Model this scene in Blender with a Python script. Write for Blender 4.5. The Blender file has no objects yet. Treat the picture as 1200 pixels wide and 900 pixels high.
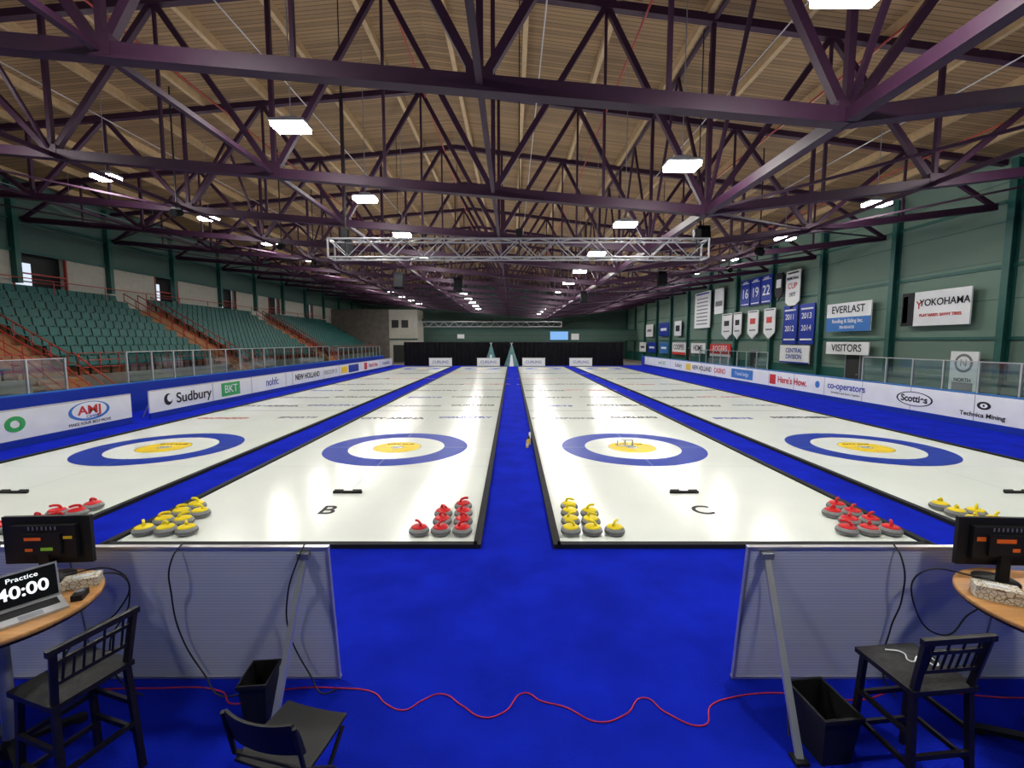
import bpy, math, random
from mathutils import Vector, Matrix
random.seed(4)
D=bpy.data
scene=bpy.context.scene
scene.view_settings.view_transform='Standard'

# ------------------------------------------------------------------ materials
def newmat(name):
    m=D.materials.new(name); m.use_nodes=True
    nt=m.node_tree; b=nt.nodes['Principled BSDF']
    return m,nt,b
def mat(name,col,rough=0.5,metal=0.0,spec=0.5,noise=0.0,nscale=5.0,bump=0.0,bscale=50.0,coat=0.0):
    m,nt,b=newmat(name)
    b.inputs['Base Color'].default_value=(*col,1)
    b.inputs['Roughness'].default_value=rough
    b.inputs['Metallic'].default_value=metal
    b.inputs['Specular IOR Level'].default_value=spec
    if coat: b.inputs['Coat Weight'].default_value=coat
    tc=nt.nodes.new('ShaderNodeTexCoord')
    if noise>0:
        n=nt.nodes.new('ShaderNodeTexNoise'); n.inputs['Scale'].default_value=nscale; n.inputs['Detail'].default_value=5
        nt.links.new(tc.outputs['Object'],n.inputs['Vector'])
        r=nt.nodes.new('ShaderNodeMapRange')
        r.inputs['From Min'].default_value=0.3; r.inputs['From Max'].default_value=0.7
        r.inputs['To Min'].default_value=1-noise; r.inputs['To Max'].default_value=1+noise
        nt.links.new(n.outputs['Fac'],r.inputs['Value'])
        mx=nt.nodes.new('ShaderNodeVectorMath'); mx.operation='SCALE'
        mx.inputs[0].default_value=col
        nt.links.new(r.outputs['Result'],mx.inputs['Scale'])
        nt.links.new(mx.outputs['Vector'],b.inputs['Base Color'])
    if bump>0:
        n=nt.nodes.new('ShaderNodeTexNoise'); n.inputs['Scale'].default_value=bscale; n.inputs['Detail'].default_value=3
        nt.links.new(tc.outputs['Object'],n.inputs['Vector'])
        bp=nt.nodes.new('ShaderNodeBump'); bp.inputs['Strength'].default_value=bump; bp.inputs['Distance'].default_value=0.01
        nt.links.new(n.outputs['Fac'],bp.inputs['Height'])
        nt.links.new(bp.outputs['Normal'],b.inputs['Normal'])
    return m
def emit(name,col,s):
    m=D.materials.new(name); m.use_nodes=True; nt=m.node_tree
    nt.nodes.remove(nt.nodes['Principled BSDF'])
    e=nt.nodes.new('ShaderNodeEmission'); e.inputs['Color'].default_value=(*col,1); e.inputs['Strength'].default_value=s
    nt.links.new(e.outputs[0],nt.nodes['Material Output'].inputs['Surface'])
    return m
def stripes(name,c1,c2,axis,period,width=0.1,rough=0.7,noise=0.2,nscale=(1,1,1),bump=0.3,coord='Object'):
    """plank / panel material: thin c2 seams every period along axis, noise mottling"""
    m,nt,b=newmat(name); b.inputs['Roughness'].default_value=rough
    N=nt.nodes; L=nt.links
    tc=N.new('ShaderNodeTexCoord'); sp=N.new('ShaderNodeSeparateXYZ'); L.new(tc.outputs[coord],sp.inputs[0])
    d=N.new('ShaderNodeMath'); d.operation='DIVIDE'; d.inputs[1].default_value=period; L.new(sp.outputs[axis],d.inputs[0])
    f=N.new('ShaderNodeMath'); f.operation='FRACT'; L.new(d.outputs[0],f.inputs[0])
    lt=N.new('ShaderNodeMath'); lt.operation='LESS_THAN'; lt.inputs[1].default_value=width; L.new(f.outputs[0],lt.inputs[0])
    fl=N.new('ShaderNodeMath'); fl.operation='FLOOR'; L.new(d.outputs[0],fl.inputs[0])
    wn=N.new('ShaderNodeTexWhiteNoise'); wn.noise_dimensions='1D'; L.new(fl.outputs[0],wn.inputs['W'])
    mp=N.new('ShaderNodeMapping'); mp.inputs['Scale'].default_value=nscale; L.new(tc.outputs[coord],mp.inputs[0])
    no=N.new('ShaderNodeTexNoise'); no.inputs['Scale'].default_value=1.0; no.inputs['Detail'].default_value=6; L.new(mp.outputs[0],no.inputs['Vector'])
    ad=N.new('ShaderNodeMath'); ad.operation='ADD'; L.new(wn.outputs['Value'],ad.inputs[0]); L.new(no.outputs['Fac'],ad.inputs[1])
    mr=N.new('ShaderNodeMapRange'); mr.inputs['From Min'].default_value=0.2; mr.inputs['From Max'].default_value=1.6
    mr.inputs['To Min'].default_value=1-noise; mr.inputs['To Max'].default_value=1+noise; L.new(ad.outputs[0],mr.inputs['Value'])
    sc=N.new('ShaderNodeVectorMath'); sc.operation='SCALE'; sc.inputs[0].default_value=c1; L.new(mr.outputs[0],sc.inputs['Scale'])
    mx=N.new('ShaderNodeMix'); mx.data_type='RGBA'; L.new(lt.outputs[0],mx.inputs['Factor']); L.new(sc.outputs[0],mx.inputs[6]); mx.inputs[7].default_value=(*c2,1)
    L.new(mx.outputs[2],b.inputs['Base Color'])
    if bump:
        bp=N.new('ShaderNodeBump'); bp.inputs['Strength'].default_value=bump; bp.inputs['Distance'].default_value=0.02; bp.invert=True
        L.new(lt.outputs[0],bp.inputs['Height']); L.new(bp.outputs['Normal'],b.inputs['Normal'])
    return m
def glassmat(name,tint=(0.8,0.9,0.9),fac=0.12,diffuse=False):
    m=D.materials.new(name); m.use_nodes=True; nt=m.node_tree
    nt.nodes.remove(nt.nodes['Principled BSDF'])
    t=nt.nodes.new('ShaderNodeBsdfTransparent'); t.inputs[0].default_value=(*tint,1)
    if diffuse:
        g=nt.nodes.new('ShaderNodeBsdfDiffuse'); g.inputs[0].default_value=(.75,.77,.78,1)
    else:
        g=nt.nodes.new('ShaderNodeBsdfGlossy'); g.inputs['Roughness'].default_value=0.05
    mx=nt.nodes.new('ShaderNodeMixShader'); mx.inputs[0].default_value=fac
    nt.links.new(t.outputs[0],mx.inputs[1]); nt.links.new(g.outputs[0],mx.inputs[2])
    nt.links.new(mx.outputs[0],nt.nodes['Material Output'].inputs['Surface'])
    return m

M={}
M['carpet']=mat('carpet_blue',(0.005,0.016,0.42),0.95,spec=0.04,noise=0.20,nscale=1.6,bump=0.6,bscale=160)
M['ice']=mat('ice',(0.80,0.85,0.80),0.16,spec=0.32,noise=0.025,nscale=0.8,bump=0.07,bscale=90)
M['foam']=mat('black_foam',(0.012,0.013,0.016),0.7,spec=.2)
M['ringblue']=mat('ring_blue',(0.008,0.035,0.33),0.4,spec=0.06,noise=0.08,nscale=4)
M['ringyellow']=mat('ring_yellow',(0.86,0.62,0.02),0.35,spec=0.10,noise=0.06,nscale=4)
M['ringwhite']=mat('ring_white',(0.80,0.85,0.80),0.2,spec=0.28)
M['line']=mat('ice_line',(0.25,0.32,0.42),0.4,spec=.2)
M['lineR']=mat('ice_line_red',(0.42,0.06,0.06),0.4,spec=.15)
M['ink']=mat('ink_dark',(0.02,0.02,0.025),0.5,spec=.15)
M['inkgrey']=mat('ink_grey',(0.18,0.18,0.21),0.5,spec=.15)
M['white']=mat('white_vinyl',(0.76,0.78,0.80),0.45,noise=0.03,nscale=2)
M['blue']=mat('blue_vinyl',(0.006,0.03,0.32),0.45,spec=.25,noise=0.05,nscale=2)
M['lblue']=mat('light_blue_vinyl',(0.02,0.16,0.50),0.45,noise=0.05,nscale=2)
M['red']=mat('red_vinyl',(0.55,0.02,0.02),0.45,noise=0.05,nscale=2)
M['green']=mat('green_vinyl',(0.02,0.35,0.08),0.45,noise=0.05,nscale=2)
M['yellowv']=mat('yellow_vinyl',(0.8,0.55,0.02),0.45)
M['black']=mat('black_plastic',(0.010,0.010,0.011),0.55,spec=.3,noise=0.1,nscale=9)
M['blackfab']=mat('black_fabric',(0.010,0.010,0.012),0.95,spec=0.1,noise=0.25,nscale=3)
M['cushion']=mat('black_cushion',(0.026,0.026,0.028),0.7,spec=.3,noise=0.4,nscale=20,bump=0.3,bscale=60)
M['darkwood']=mat('dark_wood',(0.010,0.008,0.009),0.45,spec=.35,noise=0.3,nscale=15)
M['steel']=mat('purple_steel',(0.034,0.010,0.030),0.55,spec=.3,noise=0.15,nscale=3)
M['alu']=mat('aluminium',(0.55,0.55,0.57),0.35,metal=0.7,noise=0.04,nscale=8)
M['trussalu']=mat('truss_aluminium',(0.38,0.38,0.40),0.4,metal=0.6,noise=0.04,nscale=8)
M['greysteel']=mat('grey_steel',(0.28,0.29,0.32),0.45,metal=0.5,noise=0.05,nscale=8)
M['redpaint']=mat('red_paint',(0.34,0.03,0.02),0.5,noise=0.1,nscale=6)
M['seat']=mat('teal_seat',(0.008,0.085,0.08),0.5,spec=.3,noise=0.15,nscale=2)
M['concrete']=mat('concrete',(0.13,0.115,0.10),0.85,noise=0.2,nscale=2,bump=0.2,bscale=20)
M['brown']=mat('brown_riser',(0.30,0.13,0.05),0.7,noise=0.2,nscale=3)
M['block']=mat('cream_blockwork',(0.40,0.39,0.34),0.8,noise=0.08,nscale=3)
M['gcol']=mat('green_column',(0.008,0.085,0.07),0.5,noise=0.1,nscale=4)
M['dark']=mat('dark_opening',(0.015,0.017,0.018),0.7)
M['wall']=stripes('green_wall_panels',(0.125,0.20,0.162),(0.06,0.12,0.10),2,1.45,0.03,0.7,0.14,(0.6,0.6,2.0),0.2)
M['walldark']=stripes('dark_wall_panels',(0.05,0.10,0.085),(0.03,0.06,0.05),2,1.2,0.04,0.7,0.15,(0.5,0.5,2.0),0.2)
M['deck']=stripes('wood_deck',(0.275,0.170,0.082),(0.07,0.04,0.018),1,0.16,0.12,0.75,0.36,(0.5,5.0,1.0),0.3)
M['purlin']=mat('purlin_wood',(0.50,0.35,0.19),0.6,noise=0.12,nscale=5)
M['panelback']=stripes('corrugated_panel',(0.66,0.68,0.74),(0.50,0.52,0.58),2,0.026,0.2,0.5,0.05,(2,2,20),0.15)
M['tabletop']=stripes('table_wood',(0.50,0.25,0.085),(0.42,0.19,0.055),1,0.035,0.08,0.35,0.22,(3,30,3),0.0)
M['cable']=mat('black_cable',(0.01,0.01,0.01),0.5)
M['redcable']=mat('red_cable',(0.50,0.015,0.05),0.5,spec=.3)
M['granite']=mat('granite',(0.20,0.21,0.21),0.3,noise=0.5,nscale=160)
M['granband']=mat('granite_band',(0.12,0.12,0.125),0.7,noise=0.3,nscale=60)
M['sred']=mat('stone_red',(0.66,0.015,0.02),0.35,spec=.3)
M['syel']=mat('stone_yellow',(0.85,0.68,0.01),0.35,spec=.3)
M['glass']=glassmat('rink_glass')
M['screen']=mat('screen_black',(0.006,0.006,0.008),0.2)
M['laptop']=mat('laptop_silver',(0.55,0.56,0.58),0.35,metal=0.6)
M['lamp']=emit('lamp_glow',(1.0,0.97,0.91),155.0)
M['glyph']=emit('screen_text',(0.9,0.95,1.0),1.4)
M['window']=emit('lit_window',(0.75,0.85,1.0),1.0)
M['monitorscreen']=emit('lit_screen',(0.25,0.5,0.9),1.0)
M['orange']=mat('orange_sticker',(0.9,0.16,0.01),0.5)
M['gsticker']=mat('green_sticker',(0.25,0.6,0.05),0.5)
M['net']=glassmat('netting',(0.9,0.9,0.9),0.22,True)
M['teal']=mat('teal_canvas',(0.10,0.22,0.23),0.8,noise=0.2,nscale=2)
# patterned box
m,nt,b=newmat('patterned_card'); b.inputs['Roughness'].default_value=0.5
tc=nt.nodes.new('ShaderNodeTexCoord'); vo=nt.nodes.new('ShaderNodeTexVoronoi'); vo.feature='DISTANCE_TO_EDGE'; vo.inputs['Scale'].default_value=34
rp=nt.nodes.new('ShaderNodeValToRGB'); rp.color_ramp.elements[0].position=0.03; rp.color_ramp.elements[0].color=(0.22,0.16,0.07,1)
rp.color_ramp.elements[1].position=0.07; rp.color_ramp.elements[1].color=(0.74,0.70,0.60,1)
nt.links.new(tc.outputs['Object'],vo.inputs['Vector']); nt.links.new(vo.outputs['Distance'],rp.inputs[0]); nt.links.new(rp.outputs[0],b.inputs['Base Color'])
M['pattern']=m

# ------------------------------------------------------------------ mesh builder
class MB:
    def __init__(s): s.v=[]; s.f=[]; s.m=[]; s.mats=[]; s.sm=[]
    def mi(s,k):
        if k not in s.mats: s.mats.append(k)
        return s.mats.index(k)
    def add(s,vs,fs,k,smooth=False):
        o=len(s.v); s.v+= [tuple(v) for v in vs]; i=s.mi(k)
        for f in fs: s.f.append([o+a for a in f]); s.m.append(i); s.sm.append(smooth)
    def box(s,c,d,k,R=None):
        c=Vector(c); hx,hy,hz=d[0]/2,d[1]/2,d[2]/2
        vs=[Vector((x,y,z)) for x in(-hx,hx) for y in(-hy,hy) for z in(-hz,hz)]
        if R is not None: vs=[R@v for v in vs]
        vs=[v+c for v in vs]
        s.add(vs,[(0,1,3,2),(4,6,7,5),(0,4,5,1),(2,3,7,6),(0,2,6,4),(1,5,7,3)],k)
    def bb(s,x0,x1,y0,y1,z0,z1,k): s.box(((x0+x1)/2,(y0+y1)/2,(z0+z1)/2),(abs(x1-x0),abs(y1-y0),abs(z1-z0)),k)
    def beam(s,a,b,w,h,k,up=(0,0,1)):
        a=Vector(a); b=Vector(b); d=b-a; L=d.length
        if L<1e-6: return
        d.normalize(); u=Vector(up)
        if abs(d.dot(u))>0.99: u=Vector((0,1,0))
        x=d.cross(u).normalized(); z=x.cross(d).normalized()
        R=Matrix((x,d,z)).transposed()
        s.box((a+b)/2,(w,L,h),k,R)
    def cyl(s,a,b,r,k,n=10,r2=None,smooth=True,caps=True):
        a=Vector(a); b=Vector(b); d=(b-a).normalized(); r2=r if r2 is None else r2
        u=Vector((0,0,1)) if abs(d.z)<0.9 else Vector((1,0,0))
        x=d.cross(u).normalized(); y=d.cross(x)
        vs=[];
        for c,rr in((a,r),(b,r2)):
            for i in range(n):
                t=2*math.pi*i/n; vs.append(c+x*math.cos(t)*rr+y*math.sin(t)*rr)
        s.add(vs,[(i,(i+1)%n,n+(i+1)%n,n+i) for i in range(n)],k,smooth)
        if caps: s.add(vs,[tuple(range(n))[::-1],tuple(range(n,2*n))],k)
    def tube(s,pts,r,k,n=8):
        for a,b in zip(pts[:-1],pts[1:]): s.cyl(a,b,r,k,n)
    def lathe(s,prof,c,k,n=24):
        c=Vector(c); vs=[]; 
        for r,z in prof:
            for i in range(n):
                t=2*math.pi*i/n; vs.append(c+Vector((r*math.cos(t),r*math.sin(t),z)))
        fs=[]
        for j in range(len(prof)-1):
            for i in range(n): fs.append((j*n+i,j*n+(i+1)%n,(j+1)*n+(i+1)%n,(j+1)*n+i))
        s.add(vs,fs,k,True)
        s.add(vs,[tuple(range(n))[::-1],tuple(range((len(prof)-1)*n,len(prof)*n))],k)
    def ring(s,c,r0,r1,k,z=0,n=72):
        vs=[];
        for i in range(n):
            t=2*math.pi*i/n
            vs.append((c[0]+r0*math.cos(t),c[1]+r0*math.sin(t),z)); vs.append((c[0]+r1*math.cos(t),c[1]+r1*math.sin(t),z))
        s.add(vs,[(2*i,2*i+1,(2*i+3)%(2*n),(2*i+2)%(2*n)) for i in range(n)],k)
    def mesh(s,name):
        me=D.meshes.new(name); me.from_pydata(s.v,[],s.f)
        for k in s.mats: me.materials.append(M[k])
        me.polygons.foreach_set('material_index',s.m); me.polygons.foreach_set('use_smooth',s.sm)
        me.update(); return me
    def obj(s,name,loc=(0,0,0),rot=(0,0,0),parent=None,bevel=0):
        o=D.objects.new(name,s.mesh(name)); scene.collection.objects.link(o)
        o.location=loc; o.rotation_euler=rot
        if parent: o.parent=parent
        if bevel:
            bm=o.modifiers.new('bevel','BEVEL'); bm.width=bevel; bm.segments=2; bm.limit_method='ANGLE'
        return o
def link(name,me,loc,rot=(0,0,0),scale=(1,1,1)):
    o=D.objects.new(name,me); scene.collection.objects.link(o); o.location=loc; o.rotation_euler=rot; o.scale=scale; return o
def text(body,name,parent,loc,rot,size,k,ax=1.0,align='CENTER',bold=0.0):
    c=D.curves.new(name,'FONT'); c.body=body; c.size=size; c.align_x=align; c.align_y='CENTER'; c.extrude=0.002; c.offset=bold
    c.materials.append(M[k]); o=D.objects.new(name,c); scene.collection.objects.link(o)
    o.location=loc; o.rotation_euler=rot; o.scale=(ax,1,1)
    if parent: o.parent=parent
    return o
def curve(name,pts,r,k,cyclic=False):
    c=D.curves.new(name,'CURVE'); c.dimensions='3D'; c.bevel_depth=r; c.bevel_resolution=2
    sp=c.splines.new('BEZIER'); sp.bezier_points.add(len(pts)-1)
    for p,q in zip(sp.bezier_points,pts): p.co=q; p.handle_left_type='AUTO'; p.handle_right_type='AUTO'
    c.materials.append(M[k]); o=D.objects.new(name,c); scene.collection.objects.link(o); return o

XL,XR=-24.0,18.6; YB,YF=-6.0,75.0
RX=-2.75; NX=5.25
def zt(x): return 12.1-(0.125*(x-RX) if x>RX else 0.085*(RX-x))
def zb(x): return 6.27+0.084*(NX-x) if x<NX else 6.27+0.12*(x-NX)

# ------------------------------------------------------------------ shell
b=MB(); b.bb(XL-2,XR+1,YB-1,YF+1,-0.3,-0.02,'concrete'); b.obj('floor')
b=MB(); b.bb(-14.95,15.15,YB+.5,54,-0.02,0.0,'carpet'); b.obj('blue_carpet')
b=MB()
b.add([(XL,YB,zt(XL)+.35),(RX,YB,zt(RX)+.35),(RX,YF,zt(RX)+.35),(XL,YF,zt(XL)+.35)],[(0,1,2,3)],'deck')
b.add([(RX,YB,zt(RX)+.35),(XR,YB,zt(XR)+.35),(XR,YF,zt(XR)+.35),(RX,YF,zt(RX)+.35)],[(0,1,2,3)],'deck')
b.obj('ceiling')
b=MB()
x=-23.2
while x<18.4:
    z=zt(x)+.2
    b.bb(x-.07,x+.07,YB,YF,z-.12,z+.16,'purlin'); x+=2.36
b.obj('roof_purlin_beams')
# right wall
b=MB(); b.bb(XR,XR+.3,YB,YF,-.02,zt(XR)+.4,'wall')
b.obj('wall_right')
b=MB()
for i in range(16):
    y=17.4+5.2*(i-4)
    if y<YB or y>YF: continue
    b.bb(XR-.32,XR-.28,y-.13,y+.13,-.02,zt(XR),'gcol'); b.bb(XR-.04,XR,y-.13,y+.13,-.02,zt(XR),'gcol'); b.bb(XR-.3,XR-.02,y-.02,y+.02,-.02,zt(XR),'gcol')
for z in (2.9,5.6,8.0): b.bb(XR-.08,XR,YB,YF,z-.06,z+.06,'gcol')
b.obj('trim_wall_columns_right')
# left wall : cream blockwork with openings then green above
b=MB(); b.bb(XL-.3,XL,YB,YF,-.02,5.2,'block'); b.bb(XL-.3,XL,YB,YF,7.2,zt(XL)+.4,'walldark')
ops=[(22.6,25.2),(31.5,33.5),(38.5,40.5),(46,48),(54,56)]
prev=YB
for a,c in ops: b.bb(XL-.3,XL,prev,a,5.2,7.2,'block'); prev=c
b.bb(XL-.3,XL,prev,YF,5.2,7.2,'block')
b.obj('wall_left')
b=MB()
for a,c in ops:
    b.bb(XL-.6,XL-.55,a-.3,c+.3,5,7.3,'dark')
    b.bb(XL-.1,XL+.04,a-.08,a,5.2,7.2,'redpaint'); b.bb(XL-.1,XL+.04,c,c+.08,5.2,7.2,'redpaint'); b.bb(XL-.1,XL+.04,a,c,7.12,7.2,'redpaint')
    b.bb(XL-.54,XL-.5,a+.2,(a+c)/2,5.6,6.7,'window')
    b.bb(XL-.1,XL+.04,a,c,6.1,6.16,'redpaint'); b.bb(XL-.1,XL+.04,a,c,5.7,5.75,'redpaint')
b.obj('window_left_openings')
b=MB()
for i in range(16):
    y=17.4+5.2*(i-4)
    if y<YB or y>YF: continue
    b.bb(XL,XL+.3,y-.12,y+.12,5.6,zt(XL)+.1,'gcol')
b.bb(XL,XL+.1,YB,YF,7.1,7.25,'gcol'); b.bb(XL,XL+.1,YB,YF,8.6,8.7,'gcol')
b.obj('trim_wall_columns_left')
# far and rear walls
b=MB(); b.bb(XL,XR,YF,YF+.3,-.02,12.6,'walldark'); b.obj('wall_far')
b=MB(); b.bb(XL,XR,YB-.3,YB,-.02,12.6,'wall'); b.obj('wall_rear')
# far blocks room + mezzanine
b=MB()
b.bb(XL,-12.6,62,66,-.02,7.0,'block'); b.bb(XL,-16.4,61.7,62,-.02,7.0,'concrete')
for xx in(-15.6,-14.3): b.bb(xx-.45,xx+.45,61.92,62.0,4.6,5.6,'dark')
b.bb(-15.9,-13.2,61.92,62.0,.0,2.3,'dark')
b.bb(-16.4,-12.6,61.9,62,3.0,3.15,'gcol')
b.obj('wall_far_office')
b=MB()
b.bb(-12.6,XR-.35,68,68.4,2.9,4.4,'walldark'); b.bb(-12.6,XR-.35,67.9,68.0,4.35,4.5,'gcol')
for xx in range(-11,18,3): b.bb(xx-.1,xx+.1,68,68.3,-.02,2.9,'gcol')
b.bb(5.6,8.2,67.8,67.95,3.0,4.2,'monitorscreen'); b.bb(8.7,9.8,67.8,67.95,3.0,3.9,'white'); b.bb(-8,-7,67.8,67.95,3.2,3.8,'white')
b.obj('far_mezzanine')

# ------------------------------------------------------------------ roof trusses
def truss_mesh():
    b=MB()
    bn=[-24+.0, -18.1,-12.25,-6.35,-0.5,NX,11.3,18.3]
    tn=[-21.0,-15.2,-9.3,-3.4,2.45,8.35,14.8]
    for a,c in zip(bn[:-1],bn[1:]):
        b.beam((a,0,zb(a)),(c,0,zb(c)),.24,.24,'steel')
    tx=[-24,RX,18.55]
    for a,c in zip(tx[:-1],tx[1:]): b.beam((a,0,zt(a)),(c,0,zt(c)),.20,.20,'steel')
    for i,t in enumerate(tn):
        b.beam((bn[i],0,zb(bn[i])),(t,0,zt(t)),.14,.14,'steel')
        b.beam((bn[i+1],0,zb(bn[i+1])),(t,0,zt(t)),.14,.14,'steel')
        b.beam((t,0,zt(t)),(t,0,zb(t)),.07,.07,'steel')
    for n in bn[1:-1]:
        b.beam((n,0,zb(n)),(n,0,zt(n)),.11,.11,'steel')
        b.box((n,0,zb(n)+.06),(.42,.26,.32),'steel')
    return b.mesh('roof_truss')
tm=truss_mesh()
TY=[7.6+5.2*i for i in range(-2,13)]
for i,y in enumerate(TY):
    link('roof_truss',tm,(0,y,0))
b=MB()
for n in (-18.1,-12.25,-6.35,-0.5,NX,11.3):
    w_=.20 if n==NX else .10
    b.beam((n,YB,zb(n)),(n,YF,zb(n)),w_,w_,'steel')
for n in (-12.25,NX):
    for i,(a,c) in enumerate(zip(TY[:-1],TY[1:])):
        m_=(a+c)/2
        if n==NX or i%2==0:
            b.beam((n,a,zb(n)),(n,m_,zt(n)),.08,.08,'steel'); b.beam((n,c,zb(n)),(n,m_,zt(n)),.08,.08,'steel')
    b.beam((n,YB,zt(n)-.02),(n,YF,zt(n)-.02),.10,.10,'steel')
bx=[-24,-18.1,-12.25,-6.35,-0.5,NX,11.3,18.3]
for i,(a,c) in enumerate(zip(TY[:-1],TY[1:])):
    for j in (0,1,5,6):
        if (i+j)%2==0:
            b.beam((bx[j],a,zb(bx[j])),(bx[j+1],c,zb(bx[j+1])),.06,.06,'steel')
        else:
            b.beam((bx[j+1],a,zb(bx[j+1])),(bx[j],c,zb(bx[j])),.06,.06,'steel')
b.obj('roof_longitudinal_bracing')
b=MB()
for xx in (-19,-10.5,-3.2,3.4,9.4,15.3):
    z=zt(xx)-.3
    b.cyl((xx,YB+.05,z),(xx,YF-.05,z),.03,'redpaint',8)
    y=TY[0]
    while y<72: b.cyl((xx,y,z),(xx,y,zt(xx)+.34),.012,'greysteel',5); y+=5.2
b.obj('sprinkler_pipes')
b=MB()
for xx in (-15,-7.7,0.9,7.0,13):
    z=zt(xx)-.12; b.cyl((xx,YB+.05,z),(xx,YF-.05,z),.02,'alu',6)
b.obj('electrical_conduits')

# ------------------------------------------------------------------ lamps
def lamp(x,z):
    b=MB()
    b.box((0,0,.08),(.74,.48,.06),'greysteel'); b.box((0,0,.15),(.34,.22,.10),'greysteel')
    b.box((0,0,.0),(.70,.44,.09),'lamp')
    b.cyl((0,0,.18),(0,0,zt(x)+.34-z),.012,'greysteel',6)
    return b.mesh('high_bay_lamp')
for x,z in [(-4.9,7.5),(3.8,6.67),(-13.5,8.2),(12.2,7.35)]:
    me=lamp(x,z); y=0.3
    while y<73: link('high_bay_lamp',me,(x,y,z)); y+=5.2

# ------------------------------------------------------------------ sheets
TEE=11.85; Y0,Y1=6.02,50.5
def zl(b,x0,x1,y0,y1,z,k): b.add([(x0,y0,z),(x1,y0,z),(x1,y1,z),(x0,y1,z)],[(0,1,2,3)],k)
HW=2.53
sheets=[('A',-9.10),('B',-3.0),('C',3.14),('D',9.25)]
for nm,cx in sheets:
    b=MB(); w=HW
    b.bb(cx-w,cx+w,Y0,Y1,0.0,.02,'ice')
    for s in(-1,1): b.bb(cx+s*w-.05,cx+s*w+.05,Y0-.05,Y1+.05,.0,.06,'foam')
    for yy in (Y0,Y1): b.bb(cx-w,cx+w,yy-.05,yy+.05,0,.06,'foam')
    for t in (TEE,TEE+34.75):
        b.ring((cx,t),1.22,1.83,'ringblue',.0225); b.ring((cx,t),.61,1.22,'ringwhite',.0225)
        b.ring((cx,t),.155,.61,'ringyellow',.0225); b.ring((cx,t),0.0,.155,'ringwhite',.0226)
        b.ring((cx,t),.14,.155,'ink',.0228); b.ring((cx,t),.60,.615,'inkgrey',.0228)
        zl(b,cx-w+.06,cx+w-.06,t-.007,t+.007,.0232,'line')
        sgn=-1 if t==TEE else 1
        zl(b,cx-w+.06,cx+w-.06,t+sgn*1.84-.006,t+sgn*1.84+.006,.0232,'line')
        hog=t-sgn*6.4
        zl(b,cx-w+.06,cx+w-.06,hog-.05,hog+.05,.0232,'inkgrey')
        zl(b,cx-.2,cx+.2,t+sgn*3.66-.006,t+sgn*3.66+.006,.0232,'line')
    zl(b,cx-.006,cx+.006,TEE-3.66,TEE+38.4,.0234,'line')
    o=b.obj('curling_sheet')
    h=MB()
    h.bb(-.26,.26,-.02,.02,0,.045,'black')
    for s in(-1,1):
        h.box((s*.165,.02,.035),(.16,.05,.04),'black',Matrix.Rotation(.35,3,'X'))
    h.obj('curling_hack',(cx,TEE-3.66,.02))
    text(nm,'sheet_letter',o,(cx-.02,7.33,.024),(0,0,0),.52,'ink',.95,bold=.006)
    logos=['CURLING','NORTHERN','ONTARIO','CITY ARENA','CHAMPIONS','SPORTS','COUNTRY']
    cols=['ink','inkgrey','lineR','ink','inkgrey','blue','ink']
    for j,yy in enumerate((16.4,19.6,22.6,25.8,29.5,34.0,39.5)):
        sz=.44+.014*(yy-16)
        text(logos[(j+ord(nm))%7],'ice_logo',o,(cx-1.3,yy,.0242),(0,0,0),sz,cols[(j+ord(nm))%7],.9,bold=.014)
        text(logos[(j+3+ord(nm))%7],'ice_logo',o,(cx+1.3,yy+.2,.0242),(0,0,0),sz,cols[(j+2+ord(nm))%7],.9,bold=.014)
    text('CUP','button_logo',o,(cx,TEE,.0245),(0,0,0),.12,'ink')
    text('CITY CUP','ring_logo',o,(cx,TEE+.34,.0245),(0,0,0),.14,'ink',1.2)

# stones
def stone(k):
    b=MB()
    b.lathe([(.06,0),(.10,.004),(.132,.022),(.144,.042)],(0,0,0),'granite',28)
    b.lathe([(.144,.042),(.1455,.057),(.144,.072)],(0,0,0),'granband',28)
    b.lathe([(.144,.072),(.134,.092),(.118,.106),(.10,.112)],(0,0,0),'granite',28)
    b.lathe([(.112,.109),(.112,.117),(.095,.128),(.055,.138),(.022,.141)],(0,0,0),k,24)
    b.cyl((-.05,0,.125),(-.045,0,.175),.024,k,10,.019)
    pts=[(-.045,0,.172),(-.015,0,.186),(.035,0,.190),(.088,0,.180)]
    b.tube(pts,.019,k,10)
    return b.mesh('curling_stone')
SR,SY=stone('sred'),stone('syel')
def group(edge,sgn,me):
    for r,n in enumerate((3,2,2,1)):
        for i in range(n):
            x=edge+sgn*(.24+.31*i+ (.03*r)); y=6.40+.33*r
            if r==3: y-=.02
            link('curling_stone',me,(x+random.uniform(-.006,.006),y+random.uniform(-.006,.006),.02),(0,0,random.uniform(-1.0,1.0)+(3.14 if random.random()<.3 else 0)))
for nm,cx in sheets:
    group(cx-HW,1,SY); group(cx+HW,-1,SR)

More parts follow.
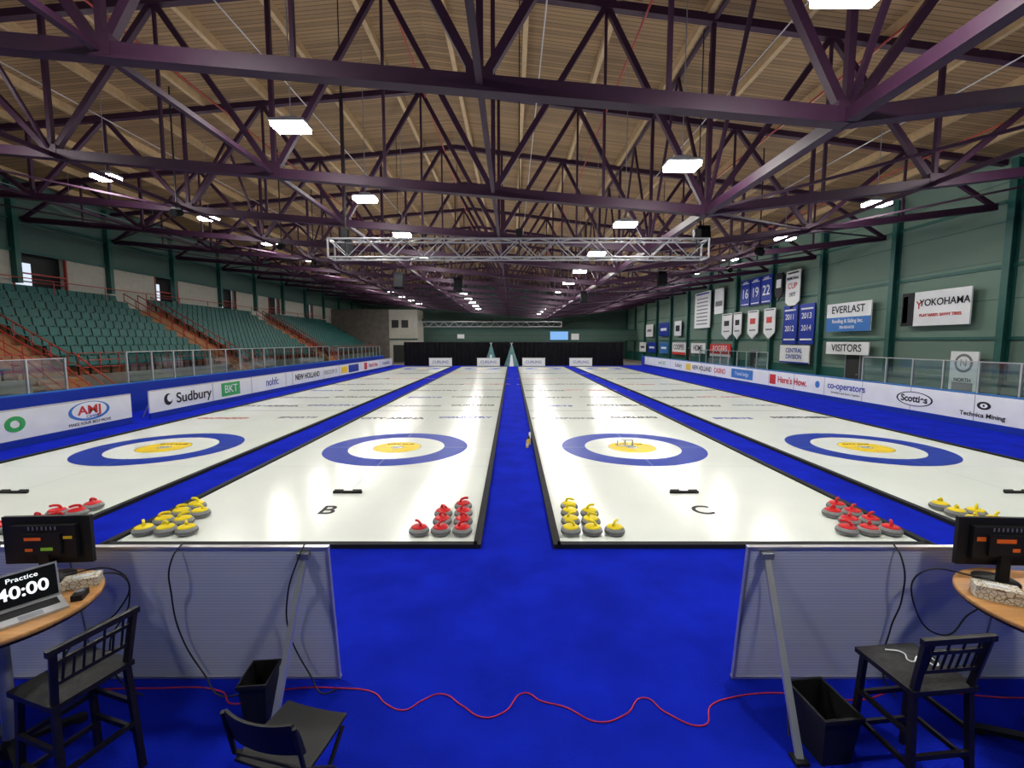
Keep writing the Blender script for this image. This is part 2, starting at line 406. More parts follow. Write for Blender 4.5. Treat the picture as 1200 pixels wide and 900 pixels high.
# small gear
b=MB(); b.lathe([(.035,0),(.035,.17),(.018,.2),(.018,.23)],(0,0,0),'yellowv',14); b.lathe([(.037,.05),(.037,.13)],(0,0,0),'white',14); b.lathe([(.02,.225),(.02,.25)],(0,0,0),'blue',14)
b.obj('water_bottle',(.40,11.9,0))
b=MB(); b.box((0,0,.08),(.1,.12,.16),'yellowv'); b.box((0,0,.18),(.07,.09,.05),'ink'); b.box((0,-.03,.22),(.03,.03,.05),'ink'); b.lathe([(.03,.16),(.03,.3),(.015,.33)],(0.03,0.02,0),'white',10); b.obj('spray_can_caddy',(.45,12.3,0))
b=MB(); b.bb(-.22,.22,-.02,.02,.0,.03,'white'); 
for xx in (-.2,0,.2): b.cyl((xx,0,.0),(xx,0,.16),.02,'alu',8)
b.box((.05,0,.17),(.3,.05,.03),'white')
b.obj('stone_measuring_device',(2.98,11.95,.024))

# ------------------------------------------------------------------ rink boards
b=MB()
b.bb(-15.15,-14.96,YB+.5,54,-.02,1.12,'blue'); b.bb(-15.2,-14.96,YB+.5,54,1.12,1.16,'lblue')
b.obj('rink_boards_left')
b=MB()
b.bb(15.16,15.35,YB+.5,54,-.02,1.06,'blue'); b.bb(15.16,15.4,YB+.5,54,1.06,1.1,'lblue')
b.obj('rink_boards_right')
def glassrun(x,y0,y1,z0,z1,name,step=1.25):
    b=MB(); y=y0
    while y<y1-.01:
        b.bb(x-.006,x+.006,y+.03,y+step-.03,z0,z1,'glass')
        b.bb(x-.03,x+.03,y-.025,y+.025,z0,z1+.03,'alu'); y+=step
    b.bb(x-.03,x+.03,y-.025,y+.025,z0,z1+.03,'alu'); b.bb(x-.02,x+.02,y0,y1,z1,z1+.03,'alu')
    b.obj(name)
glassrun(15.25,12.5,20.,1.1,2.1,'rink_glass_right'); glassrun(15.25,27.5,37.5,1.1,2.1,'rink_glass_right')
glassrun(-15.05,18,38,1.16,2.35,'rink_glass_left'); glassrun(-15.05,40,52.5,1.16,2.2,'rink_glass_left'); glassrun(-15.05,9.25,15.5,1.16,2.2,'rink_glass_left')

# sponsor boards
RL=(math.pi/2,0,math.pi/2)
RRt=(math.pi/2,0,-math.pi/2)
def board(side,y0,y1,name):
    b=MB(); x=-13.0 if side<0 else 15.0
    if side<0:
        b.bb(x-.05,x,y0,y1,.2,1.0,'white'); b.bb(x-.06,x+.01,y0,y1,.97,1.01,'alu'); b.bb(x-.06,x+.015,y0,y1,0,.2,'blue')
        y=y0+.3
        while y<y1: b.beam((x-.06,y,.9),(x-.5,y,0.02),.04,.04,'alu'); y+=2.4
    else:
        b.bb(x-.02,x+.06,y0,y1,.22,1.06,'white'); b.bb(x-.03,x+.1,y0,y1,0,.22,'blue')
        y=y0+2.4
        while y<y1: b.bb(x-.023,x,y-.01,y+.01,.22,1.06,'inkgrey'); y+=2.4
    return b.obj(name)
o1=board(-1,11.2,15.6,'sponsor_board'); o2=board(-1,16.4,50,'sponsor_board')
o3=board(1,10,52,'sponsor_board')
X=-12.992
def tl(o,s,y,size,k,z=.6,ax=1.0,bold=0.0): text(s,'logo_text',o,(X+.004,y,z),RL,size,k,ax,bold=bold)
def tr(o,s,y,size,k,z=.64,ax=1.0,bold=0.0): text(s,'logo_text',o,(14.974,y,z),RRt,size,k,ax,bold=bold)
def disc(o,x,y,z,r,k,face,name='logo_disc',sy=1.0):
    b=MB(); n=28
    vs=[(0,r*sy*math.cos(2*math.pi*i/n),r*math.sin(2*math.pi*i/n)) for i in range(n)]
    b.add(vs,[tuple(range(n)) if face>0 else tuple(range(n))[::-1]],k); q=b.obj(name,(x,y,z)); q.parent=o
def plate(o,x,y0,y1,z0,z1,k,name='logo_block'):
    b=MB(); b.bb(x-.002,x+.002,y0,y1,z0,z1,k); q=b.obj(name); q.parent=o
tl(o1,'AMJ',14.05,.36,'red',.68,1.3,.01); tl(o1,'MAKE YOUR BEST MOVE',14.05,.13,'ink',.30); tl(o1,'CAMPBELL',14.2,.12,'blue',.48)
disc(o1,X,14.05,.66,.29,'lblue',1,sy=2.4); disc(o1,X+.002,14.05,.68,.25,'white',1,sy=2.35)
tl(o1,'O',11.9,.5,'green',.6,1.2,.03); 
tl(o2,'Sudbury',18.75,.55,'ink',.58,1.15,.008); disc(o2,X,17.3,.6,.22,'ink',1); disc(o2,X+.002,17.38,.64,.14,'white',1)
plate(o2,X,20.5,21.9,.3,.9,'green'); text('BKT','logo_text',o2,(X+.01,21.2,.6),RL,.5,'white',1.1)
tl(o2,'nohfc',24.9,.6,'blue',.6); tl(o2,'NEW HOLLAND',29.3,.48,'ink',.6,1,.01); tl(o2,'FREEDOM 55',33,.42,'inkgrey'); plate(o2,X,35,36.4,.35,.85,'yellowv')
plate(o2,X,36.6,39,.3,.9,'blue'); plate(o2,X,40.5,41.3,.3,.9,'red'); tl(o2,"Here's How.",43.2,.55,'red',bold=.01); tl(o2,'co-operators',47.5,.5,'blue')
for y in (19.9,22.9,26.4,27.2,31.7,34.6,39.6,45.4): plate(o2,X,y-.012,y+.012,.2,.97,'inkgrey')
tr(o3,'Technica Mining',14.55,.2,'ink',.42,1.1,.004); disc(o3,14.975,14.5,.74,.13,'ink',-1,sy=1.7); disc(o3,14.973,14.5,.74,.07,'white',-1,sy=1.7); disc(o3,14.971,14.5,.74,.035,'ink',-1)
disc(o3,14.976,17.05,.64,.27,'ink',-1,sy=2.9); disc(o3,14.974,17.05,.64,.24,'white',-1,sy=2.95); tr(o3,'Scotties',17.05,.34,'ink',.64,1.05,.012)
tr(o3,'co-operators',20.6,.42,'blue',.72,1.05,.006); tr(o3,'Investing in your future. Together.',20.6,.13,'ink',.42); disc(o3,14.975,22.5,.68,.17,'lblue',-1)
tr(o3,"Here's How.",24.6,.5,'red',.64,1,.012); plate(o3,14.976,26.1,26.7,.35,.9,'red')
plate(o3,14.976,28.6,31.4,.35,.95,'lblue'); text('Travel lodge','logo_text',o3,(14.97,30,.65),RRt,.36,'white'); tr(o3,'CASINO',33.2,.5,'red',.64,1,.01)
tr(o3,'NEW HOLLAND',36.4,.5,'ink',.64,1,.01); plate(o3,14.976,38.6,39.6,.35,.9,'yellowv'); tr(o3,'Sudbury',41.5,.5,'ink'); tr(o3,'nohfc  BKT',46,.5,'green')

# far end boards, curtain, tents
for xx in (-7.9,-2.6,2.4,7.6):
    b=MB(); b.bb(xx-1.25,xx+1.25,50.9,50.96,.05,.95,'white'); b.bb(xx-1.28,xx+1.28,50.88,50.98,.9,.97,'alu')
    for s in(-1,1): b.beam((xx+s*1.1,50.98,.85),(xx+s*1.1,51.4,0.02),.04,.04,'alu')
    b.bb(xx-1.28,xx+1.28,50.88,50.98,0,.06,'black')
    o=b.obj('sponsor_board'); text('CURLING','logo_text',o,(xx,50.87,.5),(math.pi/2,0,0),.42,'blue')
b=MB(); n=360; vs=[]; x0,x1=-12.4,12.8
for i in range(n+1):
    x=x0+(x1-x0)*i/n; y=53+.07*math.sin(i*.9)+.03*math.sin(i*.37)
    vs+=[(x,y,0),(x,y,2.65)]
b.add(vs,[(2*i,2*i+2,2*i+3,2*i+1) for i in range(n)],'blackfab',True)
for i in range(9):
    x=x0+(x1-x0)*i/8; b.cyl((x,53.15,0),(x,53.15,2.7),.03,'black',8)
b.cyl((x0,53.15,2.68),(x1,53.15,2.68),.03,'black',8)
b.obj('black_backdrop_curtain')
for xx in(-2.35,-.05):
    b=MB()
    b.lathe([(.85,0),(.62,.7),(.33,1.5),(.1,2.3)],(0,0,0),'teal',8)
    for i in range(5):
        t=i*1.256; b.cyl((.1*math.cos(t),.1*math.sin(t),2.2),(-.15*math.cos(t),-.15*math.sin(t),2.65),.02,'white',6)
    b.add([(-.25,-.87,.01),(.25,-.87,.01),(.08,-.5,1.3),(-.08,-.5,1.3)],[(0,1,2,3)],'white')
    b.obj('teepee_tent',(xx,52.0,0))

# ------------------------------------------------------------------ stands
b=MB(); s=MB(); rail=MB()
NR=9; dX=.70; dZ=.42; XS=-17.7; ZS=1.35
blocks=[(6.0,16.6),(18.8,28.4),(30.6,43.0),(45.2,60.0)]
b.bb(XS,XS+.12,6,60.5,-.02,ZS+.05,'concrete')
for r in range(NR):
    x1=XS-dX*r; x0=x1-dX if r<NR-1 else XL
    z=ZS+dZ*r
    b.bb(x0,x1,6,60.5,-.02,z,'concrete'); b.bb(x1,x1+.015,6,60.5,z-dZ,z-.01,'brown')
    for (a,c) in blocks:
        y=a+.3
        while y<c-.2:
            xs=x1-.38
            s.box((xs,y,z+.42),(.40,.44,.05),'seat'); s.box((xs-.22,y,z+.62),(.05,.44,.36),'seat',Matrix.Rotation(-.18,3,'Y'))
            s.box((xs-.12,y+.24,z+.21),(.08,.04,.42),'dark')
            y+=.52
b.obj('grandstand_tiers'); s.obj('stadium_seats')
b=MB()
aisles=[(16.6,18.8),(28.4,30.6),(43.0,45.2)]
for (a,c) in aisles:
    for r in range(NR-1):
        x1=XS-dX*r; z=ZS+dZ*r
        b.bb(x1-dX,x1-dX/2,a+.2,c-.2,z,z+dZ/2,'brown')
    for q in range(7):
        b.bb(XS+.12,XS+.12+.24*(7-q),a+.2,c-.2,-.02 if q==0 else ZS*q/7.,ZS*(q+1)/7.,'brown')
    for yy in (a+.05,(a+c)/2,c-.05):
        zz=[]
        for q in range(NR):
            x=XS-dX*(q+.5); z=ZS+dZ*q
            rail.cyl((x,yy,z),(x,yy,z+.95),.022,'redpaint',6); zz.append((x,yy,z+.95))
        pts=[(XS+1.6,yy,.95)]+[(XS-.1,yy,ZS+.95)]+zz
        rail.tube(pts,.028,'redpaint',6); rail.tube([(p[0],p[1],p[2]-.4) for p in pts],.02,'redpaint',6)
        rail.cyl((XS+1.6,yy,0),(XS+1.6,yy,.95),.025,'redpaint',6)
b.obj('grandstand_stairs')
for (a,c) in blocks:
    y=a
    while y<=c+.01:
        rail.cyl((XS+.05,y,ZS),(XS+.05,y,ZS+.95),.022,'redpaint',6); y+=(c-a)/round((c-a)/1.0)
    for z in(.35,.65,.95): rail.cyl((XS+.05,a,ZS+z),(XS+.05,c,ZS+z),.02,'redpaint',6)
rail.cyl((XL+.5,6,ZS+dZ*NR+.7),(XL+.5,60,ZS+dZ*NR+.7),.025,'redpaint',6)
y=6
while y<=60: rail.cyl((XL+.5,y,ZS+dZ*(NR-1)),(XL+.5,y,ZS+dZ*NR+.7),.02,'redpaint',6); y+=3
rail.obj('red_handrails')
b=MB(); n=116; vs=[]
for i in range(n+1):
    y=10+58*i/n; sag=.4*abs(math.sin(i*math.pi/10.4))
    vs+=[(-21.2,y,9.3-sag),(-20.3,y,8.9-sag*1.3)]
b.add(vs,[(2*i,2*i+2,2*i+3,2*i+1) for i in range(n)],'net',True)
b.cyl((-21.2,10,9.35),(-21.2,68,9.35),.02,'greysteel',6)
y=12.4
while y<68: b.cyl((-21.2,y,9.3),(-21.2,y,zt(-21.2)+.3),.012,'greysteel',5); y+=5.2
b.obj('safety_netting')

# ------------------------------------------------------------------ right wall signs
XW=XR-.36
def sign(y0,y1,zc,h,k,name,parts=(),txts=(),point=False):
    b=MB(); b.bb(XW-.03,XW+.03,y0,y1,zc-h/2,zc+h/2,k)
    if point:
        ym=(y0+y1)/2
        b.add([(XW-.03,y0,zc-h/2),(XW-.03,y1,zc-h/2),(XW-.03,ym,zc-h/2-.45),(XW+.03,y0,zc-h/2),(XW+.03,y1,zc-h/2),(XW+.03,ym,zc-h/2-.45)],[(0,2,1),(3,4,5),(0,3,5,2),(1,2,5,4)],k)
    for (a,c,z0,z1,kk) in parts:
        ya=y1-(y1-y0)*a; yc=y1-(y1-y0)*c
        b.bb(XW-.04,XW-.028,min(ya,yc),max(ya,yc),zc-h/2+h*z0,zc-h/2+h*z1,kk)
    b.bb(XW,XR-.0,(y0+y1)/2-.03,(y0+y1)/2+.03,zc+h/2-.1,zc+h/2-.04,'greysteel')
    o=b.obj(name)
    for (t,u,v,size,kk,ax) in txts:
        text(t,'sign_text',o,(XW-.046,y1-(y1-y0)*u,zc-h/2+h*v),RRt,size,kk,ax,bold=.006)
    return o
sign(18.5,21.75,4.22,1.5,'white','wall_sign',[(0,.2,0,1,'ink'),(.02,.1,.1,.9,'inkgrey')],[('YOKOHAMA',.64,.66,.42,'ink',.95),('PLAY HARD. SAVVY TIRES.',.6,.3,.17,'red',1),('Y',.28,.6,.5,'red',1)])
sign(23.6,26.9,4.1,1.55,'white','wall_sign',[(0,1,0,.5,'lblue')],[('EVERLAST',.5,.76,.56,'ink',1.0),('Roofing & Siding Inc.',.5,.36,.28,'white',1),('705-555-0123',.5,.14,.2,'white',1)])
sign(23.6,26.8,2.40,.68,'white','wall_sign',[],[('VISITORS',.5,.5,.56,'ink',1.0)])
sign(28.0,29.45,3.85,2.5,'blue','wall_banner',[(.1,.9,.1,.14,'white'),(.1,.9,.86,.9,'white')],[('2013',.5,.7,.5,'white',1),('2014',.5,.4,.5,'white',1)])
sign(29.7,31.2,3.85,2.5,'blue','wall_banner',[(.1,.9,.1,.14,'white'),(.1,.9,.86,.9,'white')],[('2011',.5,.7,.5,'white',1),('2012',.5,.4,.5,'white',1)])
sign(28.3,31.4,1.95,1.15,'white','wall_sign',[(0,1,0,.08,'blue')],[('CENTRAL',.5,.7,.4,'blue',1),('DIVISION',.5,.35,.4,'blue',1)])
sign(29.6,31.1,6.35,2.0,'white','pennant_banner',[(.12,.88,.9,.95,'ink')],[('MEMORIAL',.5,.75,.26,'ink',1),('CUP',.5,.5,.5,'red',1),('1977',.5,.22,.36,'ink',1)],True)
sign(31.5,32.4,6.7,1.4,'ink','pennant_banner',[(.2,.8,.3,.7,'white')],[],True)
for i,(a,t) in enumerate([(32.8,'22'),(34.3,'19'),(35.8,'16')]):
    sign(a,a+1.35,6.5,2.0,'blue','wall_banner',[(.1,.9,.05,.08,'white'),(.1,.9,.84,.87,'white')],[(t,.5,.45,1.0,'white',1),('NAME',.5,.9,.24,'white',1)])
sign(42.8,46.4,5.75,3.4,'white','wall_banner',[(.1,.9,.93,.97,'blue')]+[(.15,.85,.1+.1*j,.13+.1*j,'inkgrey') for j in range(8)])
sign(40.2,41.9,6.3,2.2,'white','wall_banner',[(.1,.9,.3,.5,'inkgrey')])
for y0,y1 in((38.5,40.3),(36.9,38.2),(34.4,35.9),(32.2,33.6)):
    sign(y0,y1,4.25,1.7,'white','pennant_banner',[(.1,.9,.92,.96,'ink'),(.25,.75,.4,.65,'red' if y0<36 else 'ink'),(.2,.8,.1,.16,'inkgrey')],[],True)
sign(38.5,42.5,2.0,1.1,'red','wall_sign',[(0,1,0,.2,'white')],[('ROGERS',.5,.6,.75,'white',1)])
sign(43.6,47,2.1,1.0,'white','wall_sign',[],[('HOME',.5,.5,.8,'ink',1)])
sign(48.5,52.5,2.0,1.3,'white','wall_sign',[(0,1,0,.2,'red')],[('COOPER',.5,.6,.8,'ink',1)])
sign(54,57,2.0,1.3,'lblue','wall_sign',[(.2,.8,.4,.6,'white')]); sign(58.5,62,2.0,1.3,'blue','wall_sign',[(.2,.8,.4,.6,'white')]); sign(63,66,2.0,1.3,'white','wall_sign',[(.2,.8,.4,.6,'ink')])
sign(50,52,4.2,1.6,'white','wall_sign',[(.2,.8,.3,.7,'ink')]); sign(54,57.5,4.2,1.6,'blue','wall_sign',[(.2,.8,.4,.6,'white')]); sign(60,63,4.2,1.6,'white','wall_sign',[(.2,.8,.4,.6,'inkgrey')])
o=sign(18.0,19.15,1.5,1.75,'white','wall_banner',[(.12,.88,.08,.28,'inkgrey')],[('NORTH',.5,.34,.2,'ink',1)])
disc(o,XW-.042,18.57,1.9,.38,'inkgrey',-1); disc(o,XW-.045,18.57,1.9,.28,'white',-1); text('N','sign_text',o,(XW-.05,18.57,1.9),RRt,.4,'inkgrey')
b=MB(); b.bb(XR-.06,XR,YB,YF,-.02,1.3,'gcol'); b.obj('baseboard_right')
for i,y in enumerate((25.0,35.3,48.4)):
    b=MB(); b.bb(XR-.12,XR-.065,y-.5,y+.5,-.02,2.05,'dark'); b.bb(XR-.14,XR-.065,y-.56,y-.5,-.02,2.1,'greysteel'); b.bb(XR-.14,XR-.065,y+.5,y+.56,-.02,2.1,'greysteel'); b.bb(XR-.14,XR-.065,y-.56,y+.56,2.05,2.12,'greysteel'); b.box((XR-.15,y-.38,1.0),(.05,.1,.03),'alu')
    b.obj('door_%d'%(i+1))
b=MB()
b.bb(17.3,17.7,20.5,27,.42,.47,'brown')
for y in(20.8,22.8,24.8,26.7): b.bb(17.35,17.65,y-.04,y+.04,-.02,.42,'greysteel')
b.obj('player_bench')

# ------------------------------------------------------------------ hung lighting truss
def boxtruss(x0,x1,w,name,loc,hang):
    b=MB(); h=w/2; n=int(round((x1-x0)/(w*1.05)))
    for sy in(-h,h):
        for sz in(-h,h): b.cyl((x0,sy,sz),(x1,sy,sz),.026,'trussalu',8)
    for i in range(n):
        a=x0+(x1-x0)*i/n; c=x0+(x1-x0)*(i+1)/n
        for sy in(-h,h):
            b.cyl((a,sy,-h if i%2 else h),(c,sy,h if i%2 else -h),.014,'trussalu',6)
        for sz in(-h,h): b.cyl((a,-h if i%2 else h,sz),(c,h if i%2 else -h,sz),.012,'trussalu',6)
    for e in (x0,x1):
        for sy in(-h,h): b.cyl((e,sy,-h),(e,sy,h),.03,'trussalu',8)
        for sz in(-h,h): b.cyl((e,-h,sz),(e,h,sz),.03,'trussalu',8)
    for hx in hang: b.cyl((hx,0,-h),(hx,0,zt(hx)-loc[2]+.34),.015,'black',6); b.box((hx,0,h+.15),(.18,.18,.3),'black')
    b.obj(name,loc)
boxtruss(-5.1,5.45,.50,'lighting_truss',(0,13.3,5.36),(-4.7,0.2,5.2))
boxtruss(-10,5,.5,'lighting_truss',(0,47,4.5),(-9,-2,4))
def speaker(x,y,z,s=1):
    b=MB(); b.box((0,0,0),(.4*s,.35*s,.62*s),'blackfab',Matrix.Rotation(-.25,3,'X')); b.box((0,-.19*s,-.02),(.34*s,.02,.5*s),'foam',Matrix.Rotation(-.25,3,'X'))
    b.bb(-.24*s,.24*s,-.03,.03,.33*s,.37*s,'foam'); b.cyl((0,0,.3*s),(0,0,zt(x)-z+.34),.015,'black',6); b.obj('hanging_speaker',(x,y,z))
speaker(-5.3,22,5.6,1.1); speaker(-5.9,16.8,6.1,.9); speaker(5.9,14.6,6.0,.9); speaker(8,25,6.1,1.1); speaker(-3,26,5.9,1.1); speaker(4.6,30,5.6,1.0)
for (x,y) in((-12,17),(-11,22.5),(-11.8,28),(10.5,20),(12,26)):
    b=MB(); z=zb(x)-.35
    b.cyl((0,-.2,-.06),(0,.2,.06),.14,'blackfab',14,.11); b.bb(-.17,.17,-.02,.02,.1,.2,'black'); b.bb(-.02,.02,-.02,.02,.15,zt(x)-z+.33,'black'); b.obj('spotlight',(x,y,z))

# ------------------------------------------------------------------ foreground sponsor panels (seen from behind)
def panel(x0,x1,struts,inner):
    b=MB(); 
    lean=math.atan2(.15,1.2); L=1.205; R=Matrix.Rotation(lean,3,'X')
    def P(x,dy,dz): v=R@Vector((0,dy,dz)); return Vector((x,3.58+v.y,v.z))
    c=P((x0+x1)/2,0,.01+L/2); b.box(c,(x1-x0,.02,L),'panelback',R)
    for zz in (.02,L): b.box(P((x0+x1)/2,0,zz),(x1-x0+.03,.035,.022),'alu',R)
    for xx in (x0,x1): b.box(P(xx,0,L/2+.01),(.022,.035,L),'alu',R)
    xm=inner+(1 if inner>0 else -1)*2.0
    b.box(P(xm,-.012,L/2),(.012,.004,L),'inkgrey',R)
    for sx,fx,fy in struts:
        b.beam(P(sx,-.02,L-.05),(fx,fy,.02),.045,.03,'alu'); b.box((fx,fy,.012),(.09,.09,.024),'black')
        b.box(P(sx,-.03,L-.05),(.09,.05,.05),'greysteel',R)
    return b.obj('sponsor_board')
panel(-4.9,-1.43,[(-1.6,-1.68,2.98),(-4.2,-4.3,2.98)],-1.43)
panel(1.83,5.1,[(1.96,1.91,2.82),(4.5,4.5,2.9)],1.83)

# ------------------------------------------------------------------ bar tables
def table(name,loc,r):
    b=MB()
    b.lathe([(r-.01,1.02),(r,1.026),(r,1.046),(r-.006,1.05)],(0,0,0),'tabletop',56)
    b.lathe([(r-.02,1.0),(r-.012,1.02)],(0,0,0),'darkwood',48)
    b.cyl((0,0,.06),(0,0,1.01),.038,'greysteel',16)
    b.lathe([(.2,.985),(.2,1.0)],(0,0,0),'black',20); b.lathe([(.07,.03),(.06,.1),(.04,.14)],(0,0,0),'black',16)
    for i in range(4):
        a=math.pi/4+i*math.pi/2+.2; c,s_=math.cos(a),math.sin(a)
        b.beam((c*.04,s_*.04,.09),(c*.36,s_*.36,.03),.06,.035,'black'); b.cyl((c*.35,s_*.35,0),(c*.35,s_*.35,.04),.035,'black',10)
    return b.obj(name,loc)
table('bar_table',(-3.36,2.86,0),.53); table('bar_table',(3.62,2.86,0),.54)

def monitor(loc,rz,stk):
    b=MB()
    b.box((0,.0,.30),(.60,.028,.35),'black'); b.box((0,-.03,.30),(.44,.04,.24),'black'); b.box((0,-.055,.29),(.26,.03,.15),'black')
    b.box((0,.016,.30),(.57,.004,.32),'screen')
    b.box((0,-.045,.12),(.07,.03,.22),'black')
    b.lathe([(.13,0),(.13,.01),(.05,.022)],(0,0,0),'black',28)
    for (x,z,w,h,k) in stk: b.box((x,-.0725 if abs(x)<.12 else -.052,z),(w,.003,h),k)
    for i in range(7): b.box((-.09+.03*i,-.0515,.40),(.008,.003,.025),'greysteel')
    b.obj('computer_monitor',loc,(0,0,rz))
monitor((-3.36,3.23,1.05),.06,[(-.05,.33,.11,.022,'orange'),(.04,.255,.08,.022,'gsticker'),(-.08,.25,.05,.02,'orange'),(.17,.33,.06,.02,'yellowv')])
monitor((3.51,3.20,1.05),-.06,[(-.17,.33,.06,.03,'orange'),(-.02,.325,.13,.028,'orange'),(.05,.26,.05,.025,'orange')])

def laptop(loc,rz,txt=True):
    b=MB(); b.box((0,0,.009),(.34,.235,.016),'laptop'); b.box((0,.035,.0178),(.29,.11,.002),'ink'); b.box((0,-.07,.0178),(.11,.065,.001),'greysteel')
    for r in range(5):
        for c in range(13): b.box((-.132+.022*c,-.008+.021*r,.0195),(.018,.017,.002),'black')
    R=Matrix.Rotation(-.22,3,'X')
    def Q(dy,dz): v=R@Vector((0,dy,dz)); return Vector((0,.115+v.y,.018+v.z))
    b.box(Q(0,.112),(.34,.008,.225),'laptop',R); b.box(Q(-.005,.113),(.32,.002,.2),'screen',R)
    o=b.obj('laptop_computer',loc,(0,0,rz))
    if txt:
        p=Q(-.008,.095); text('40:00','screen_text',o,p,(math.pi/2-.22,0,0),.108,'glyph',1.0,bold=.002)
        p=Q(-.008,.178); text('Practice','screen_text',o,p,(math.pi/2-.22,0,0),.042,'glyph',1.1)
laptop((-3.08,2.79,1.05),math.radians(54)); laptop((3.80,2.98,1.05),math.radians(-60),False)

def carton(name,loc,rz,d):
    b=MB(); b.box((0,0,d[2]/2),d,'pattern'); b.box((0,0,d[2]+.004),(d[0]*1.02,d[1]*1.02,.01),'pattern'); b.box((0,0,d[2]+.011),(d[0]*.5,d[1]*.35,.004),'white'); b.obj(name,loc,(0,0,rz))
carton('tissue_box',(-3.06,3.14,1.05),.5,(.2,.11,.055)); carton('tissue_box',(3.27,2.97,1.05),-.55,(.23,.12,.08))
b=MB(); b.box((0,0,.02),(.06,.11,.04),'black'); b.lathe([(.025,.04),(.025,.05)],(0,0,0),'inkgrey',12); b.obj('desk_telephone',(-2.93,2.98,1.05),(0,0,.4))

# ------------------------------------------------------------------ bar stools
def stool():
    b=MB()
    n=8; vs=[]; fs=[]
    for i in range(n+1):
        for j in range(n+1):
            u=-1+2*i/n; v=-1+2*j/n
            z=.735+.035*(1-abs(u)**4)*(1-abs(v)**4)
            vs.append((u*.215*(1-.04*abs(v)**6),v*.205*(1-.04*abs(u)**6),z))
    for i in range(n):
        for j in range(n):
            a=i*(n+1)+j; fs.append((a,a+n+1,a+n+2,a+1))
    b.add(vs,fs,'cushion',True); b.box((0,0,.72),(.43,.41,.032),'darkwood')
    for sx in(-1,1):
        b.beam((sx*.175,.17,.71),(sx*.20,.20,0),.034,.034,'darkwood')
        b.beam((sx*.185,-.175,.71),(sx*.205,-.22,0),.034,.034,'darkwood')
        b.beam((sx*.185,-.175,.70),(sx*.205,-.245,1.08),.034,.034,'darkwood')
        for z in(.26,.45): b.beam((sx*.192,.188-.0*z,z),(sx*.197,-.205,z),.022,.03,'darkwood')
    for z in(.20,.42): b.beam((-.19,.187,z),(.19,.187,z),.022,.03,'darkwood')
    b.beam((-.195,-.205,.32),(.195,-.205,.32),.022,.03,'darkwood')
    b.beam((-.235,-.245,1.075),(.235,-.245,1.075),.03,.035,'darkwood')
    b.beam((-.20,-.228,.995),(.20,-.228,.995),.02,.022,'darkwood'); b.beam((-.19,-.2,.86),(.19,-.2,.86),.02,.022,'darkwood')
    for i in range(7):
        x=-.15+.05*i; b.cyl((x,-.2,.86),(x,-.228,.99),.007,'darkwood',8)
        if i%2==0: b.cyl((x,-.226,.99),(x,-.243,1.07),.007,'darkwood',8)
    return b.mesh('bar_stool')
sm=stool()
link('bar_stool',sm,(-2.70,2.66,0),(0,0,math.radians(72)))
link('bar_stool',sm,(2.54,2.74,0),(0,0,math.radians(6)))
curve('white_cable',[(2.44,2.84,.775),(2.52,2.80,.782),(2.50,2.72,.782),(2.60,2.76,.782),(2.62,2.68,.782),(2.68,2.80,.775)],.004,'white')
# folding chair
b=MB()
def sheetgrid(b,fn,nu,nv,k,th):
    for off,flip in((0,False),(th,True)):
        vs=[];fs=[]
        for i in range(nu+1):
            for j in range(nv+1): 
                p,nn=fn(-1+2*i/nu,-1+2*j/nv); vs.append(Vector(p)+Vector(nn)*off)
        for i in range(nu):
            for j in range(nv):
                a=i*(nv+1)+j; f=(a,a+nv+1,a+nv+2,a+1); fs.append(f[::-1] if flip else f)
        b.add(vs,fs,k,True)
    rim=[(-1+2*i/nu,-1) for i in range(nu)]+[(1,-1+2*j/nv) for j in range(nv)]+[(1-2*i/nu,1) for i in range(nu)]+[(-1,1-2*j/nv) for j in range(nv)]
    vs=[]
    for u,v in rim:
        p,nn=fn(u,v); vs+=[Vector(p),Vector(p)+Vector(nn)*th]
    n=len(rim); b.add(vs,[(2*i,2*i+1,(2*i+3)%(2*n),(2*i+2)%(2*n)) for i in range(n)],k)
sheetgrid(b,lambda u,v:((u*.225*(1-.05*max(0,v)),v*.205,.445+.012*u*u+.01*v),(0,0,1)),10,8,'black',.018)
sheetgrid(b,lambda u,v:((u*.235*(1-.12*max(0,v)**3),-.235-.045*(1-u*u)-.03*v,.70+v*.105),(0,1,0)),12,6,'black',.016)
for sx in(-1,1):
    b.tube([(sx*.225,-.26,.79),(sx*.225,-.20,.50),(sx*.225,.02,.30),(sx*.225,.24,0.012)],.013,'black',10)
    b.tube([(sx*.205,.17,.43),(sx*.205,-.02,.24),(sx*.205,-.23,.012)],.013,'black',10)
b.cyl((-.225,.19,.075),(.225,.19,.075),.01,'black',8); b.cyl((-.205,-.18,.075),(.205,-.18,.075),.01,'black',8); b.cyl((-.225,-.20,.50),(.225,-.20,.50),.01,'black',8)
b.obj('folding_chair',(-1.28,2.51,0),(0,0,math.radians(-14)))

# waste bins
def bin_(name,loc,w,d,h,rz=0):
    b=MB()
    def rg(s,z): return [(-w/2*s,-d/2*s,z),(w/2*s,-d/2*s,z),(w/2*s,d/2*s,z),(-w/2*s,d/2*s,z)]
    vs=rg(.78,0)+rg(1,h)+rg(.95,h)+rg(.75,.02)
    fs=[(3,2,1,0)]
    for q in range(3):
        for i in range(4): fs.append((q*4+i,q*4+(i+1)%4,q*4+4+(i+1)%4,q*4+4+i))
    fs.append((12,13,14,15)); b.add(vs,fs,'black')
    b.bb(-w/2-.01,w/2+.01,-d/2-.01,-d/2+.005,h-.03,h,'black'); b.bb(-w/2-.01,w/2+.01,d/2-.005,d/2+.01,h-.03,h,'black')
    b.bb(-w/2-.01,-w/2+.005,-d/2,d/2,h-.03,h,'black'); b.bb(w/2-.005,w/2+.01,-d/2,d/2,h-.03,h,'black')
    b.obj(name,loc,(0,0,rz))
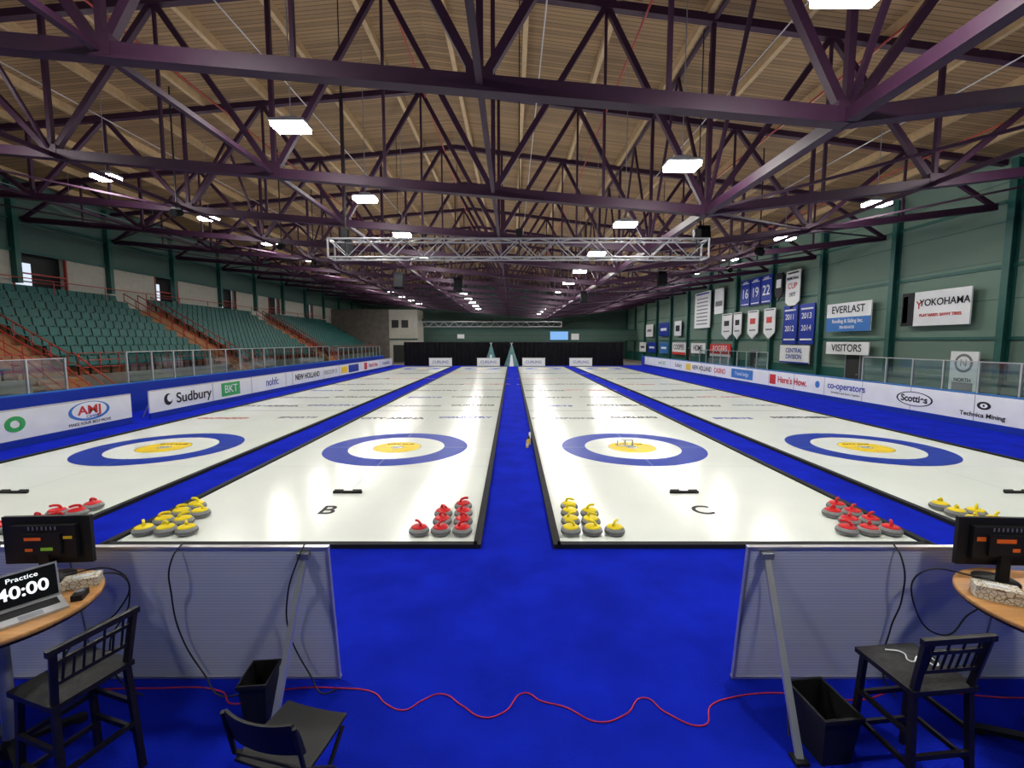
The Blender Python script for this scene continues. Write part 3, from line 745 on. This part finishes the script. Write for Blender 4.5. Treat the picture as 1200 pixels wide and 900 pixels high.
bin_('waste_bin',(-1.87,3.2,0),.19,.26,.34,.1); bin_('waste_bin',(2.12,2.93,0),.26,.36,.36,.1)

# cables
curve('red_extension_cord',[(-4.4,3.3,.006),(-3.6,3.42,.006),(-2.9,3.46,.006),(-2.3,3.42,.006),(-2.15,3.3,.006),(-1.83,3.44,.006),(-1.38,3.46,.006),(-1.09,3.41,.006),(-.97,3.30,.006),(-.81,3.24,.006),(-.70,3.33,.006),(-.56,3.40,.006),(-.38,3.28,.006),(-.21,3.17,.006),(-.06,3.22,.006),(.1,3.41,.006),(.22,3.33,.006),(.40,3.27,.006),(.63,3.13,.006),(.85,3.20,.006),(1.04,3.36,.006),(1.15,3.22,.006),(1.39,3.10,.006),(1.52,3.28,.006),(1.75,3.37,.006),(2.1,3.41,.006),(2.7,3.34,.006),(3.1,3.44,.006),(3.9,3.36,.006),(4.6,3.4,.006)],.0052,'redcable')
def hangc(pts): curve('power_cable',pts,.006,'cable')
hangc([(-2.55,3.44,1.225),(-2.58,3.37,1.15),(-2.65,3.42,.8),(-2.62,3.47,.4),(-2.45,3.46,.1),(-2.3,3.38,.01),(-2.1,3.4,.01)])
hangc([(-1.60,3.43,1.225),(-1.62,3.37,1.15),(-1.74,3.40,.8),(-1.76,3.46,.45),(-1.6,3.44,.12),(-1.5,3.4,.01),(-1.40,3.44,.01)])
hangc([(2.95,3.44,1.225),(2.96,3.37,1.15),(3.02,3.40,.8),(3.0,3.46,.5),(2.96,3.44,.12),(3.0,3.36,.01)])
hangc([(-3.36,3.2,1.07),(-3.0,3.37,1.03),(-2.93,3.36,.8),(-3.05,3.3,.5),(-3.0,3.35,.1),(-2.9,3.38,.01)])
hangc([(-3.2,3.22,1.07),(-2.92,3.33,1.0),(-2.98,3.31,.75),(-3.2,3.2,.6),(-3.3,3.1,.3),(-3.34,3.1,.01)])
hangc([(3.45,3.2,1.07),(3.1,3.35,1.03),(3.05,3.33,.8),(3.2,3.25,.6),(3.35,3.2,.8),(3.45,3.1,.97)])
hangc([(1.95,3.0,.01),(2.05,3.25,.3),(2.03,3.39,.75),(1.96,3.39,1.1)])

# ------------------------------------------------------------------ world + camera
w=D.worlds.new('World'); scene.world=w; w.use_nodes=True
w.node_tree.nodes['Background'].inputs[0].default_value=(.6,.65,.7,1); w.node_tree.nodes['Background'].inputs[1].default_value=.3
cam=D.cameras.new('camera'); cam.lens=16.2; cam.sensor_width=36; cam.clip_end=300
co=D.objects.new('camera',cam); scene.collection.objects.link(co)
co.location=(0,0,2.78); co.rotation_euler=(math.radians(90-5.29),0,0)
scene.camera=co
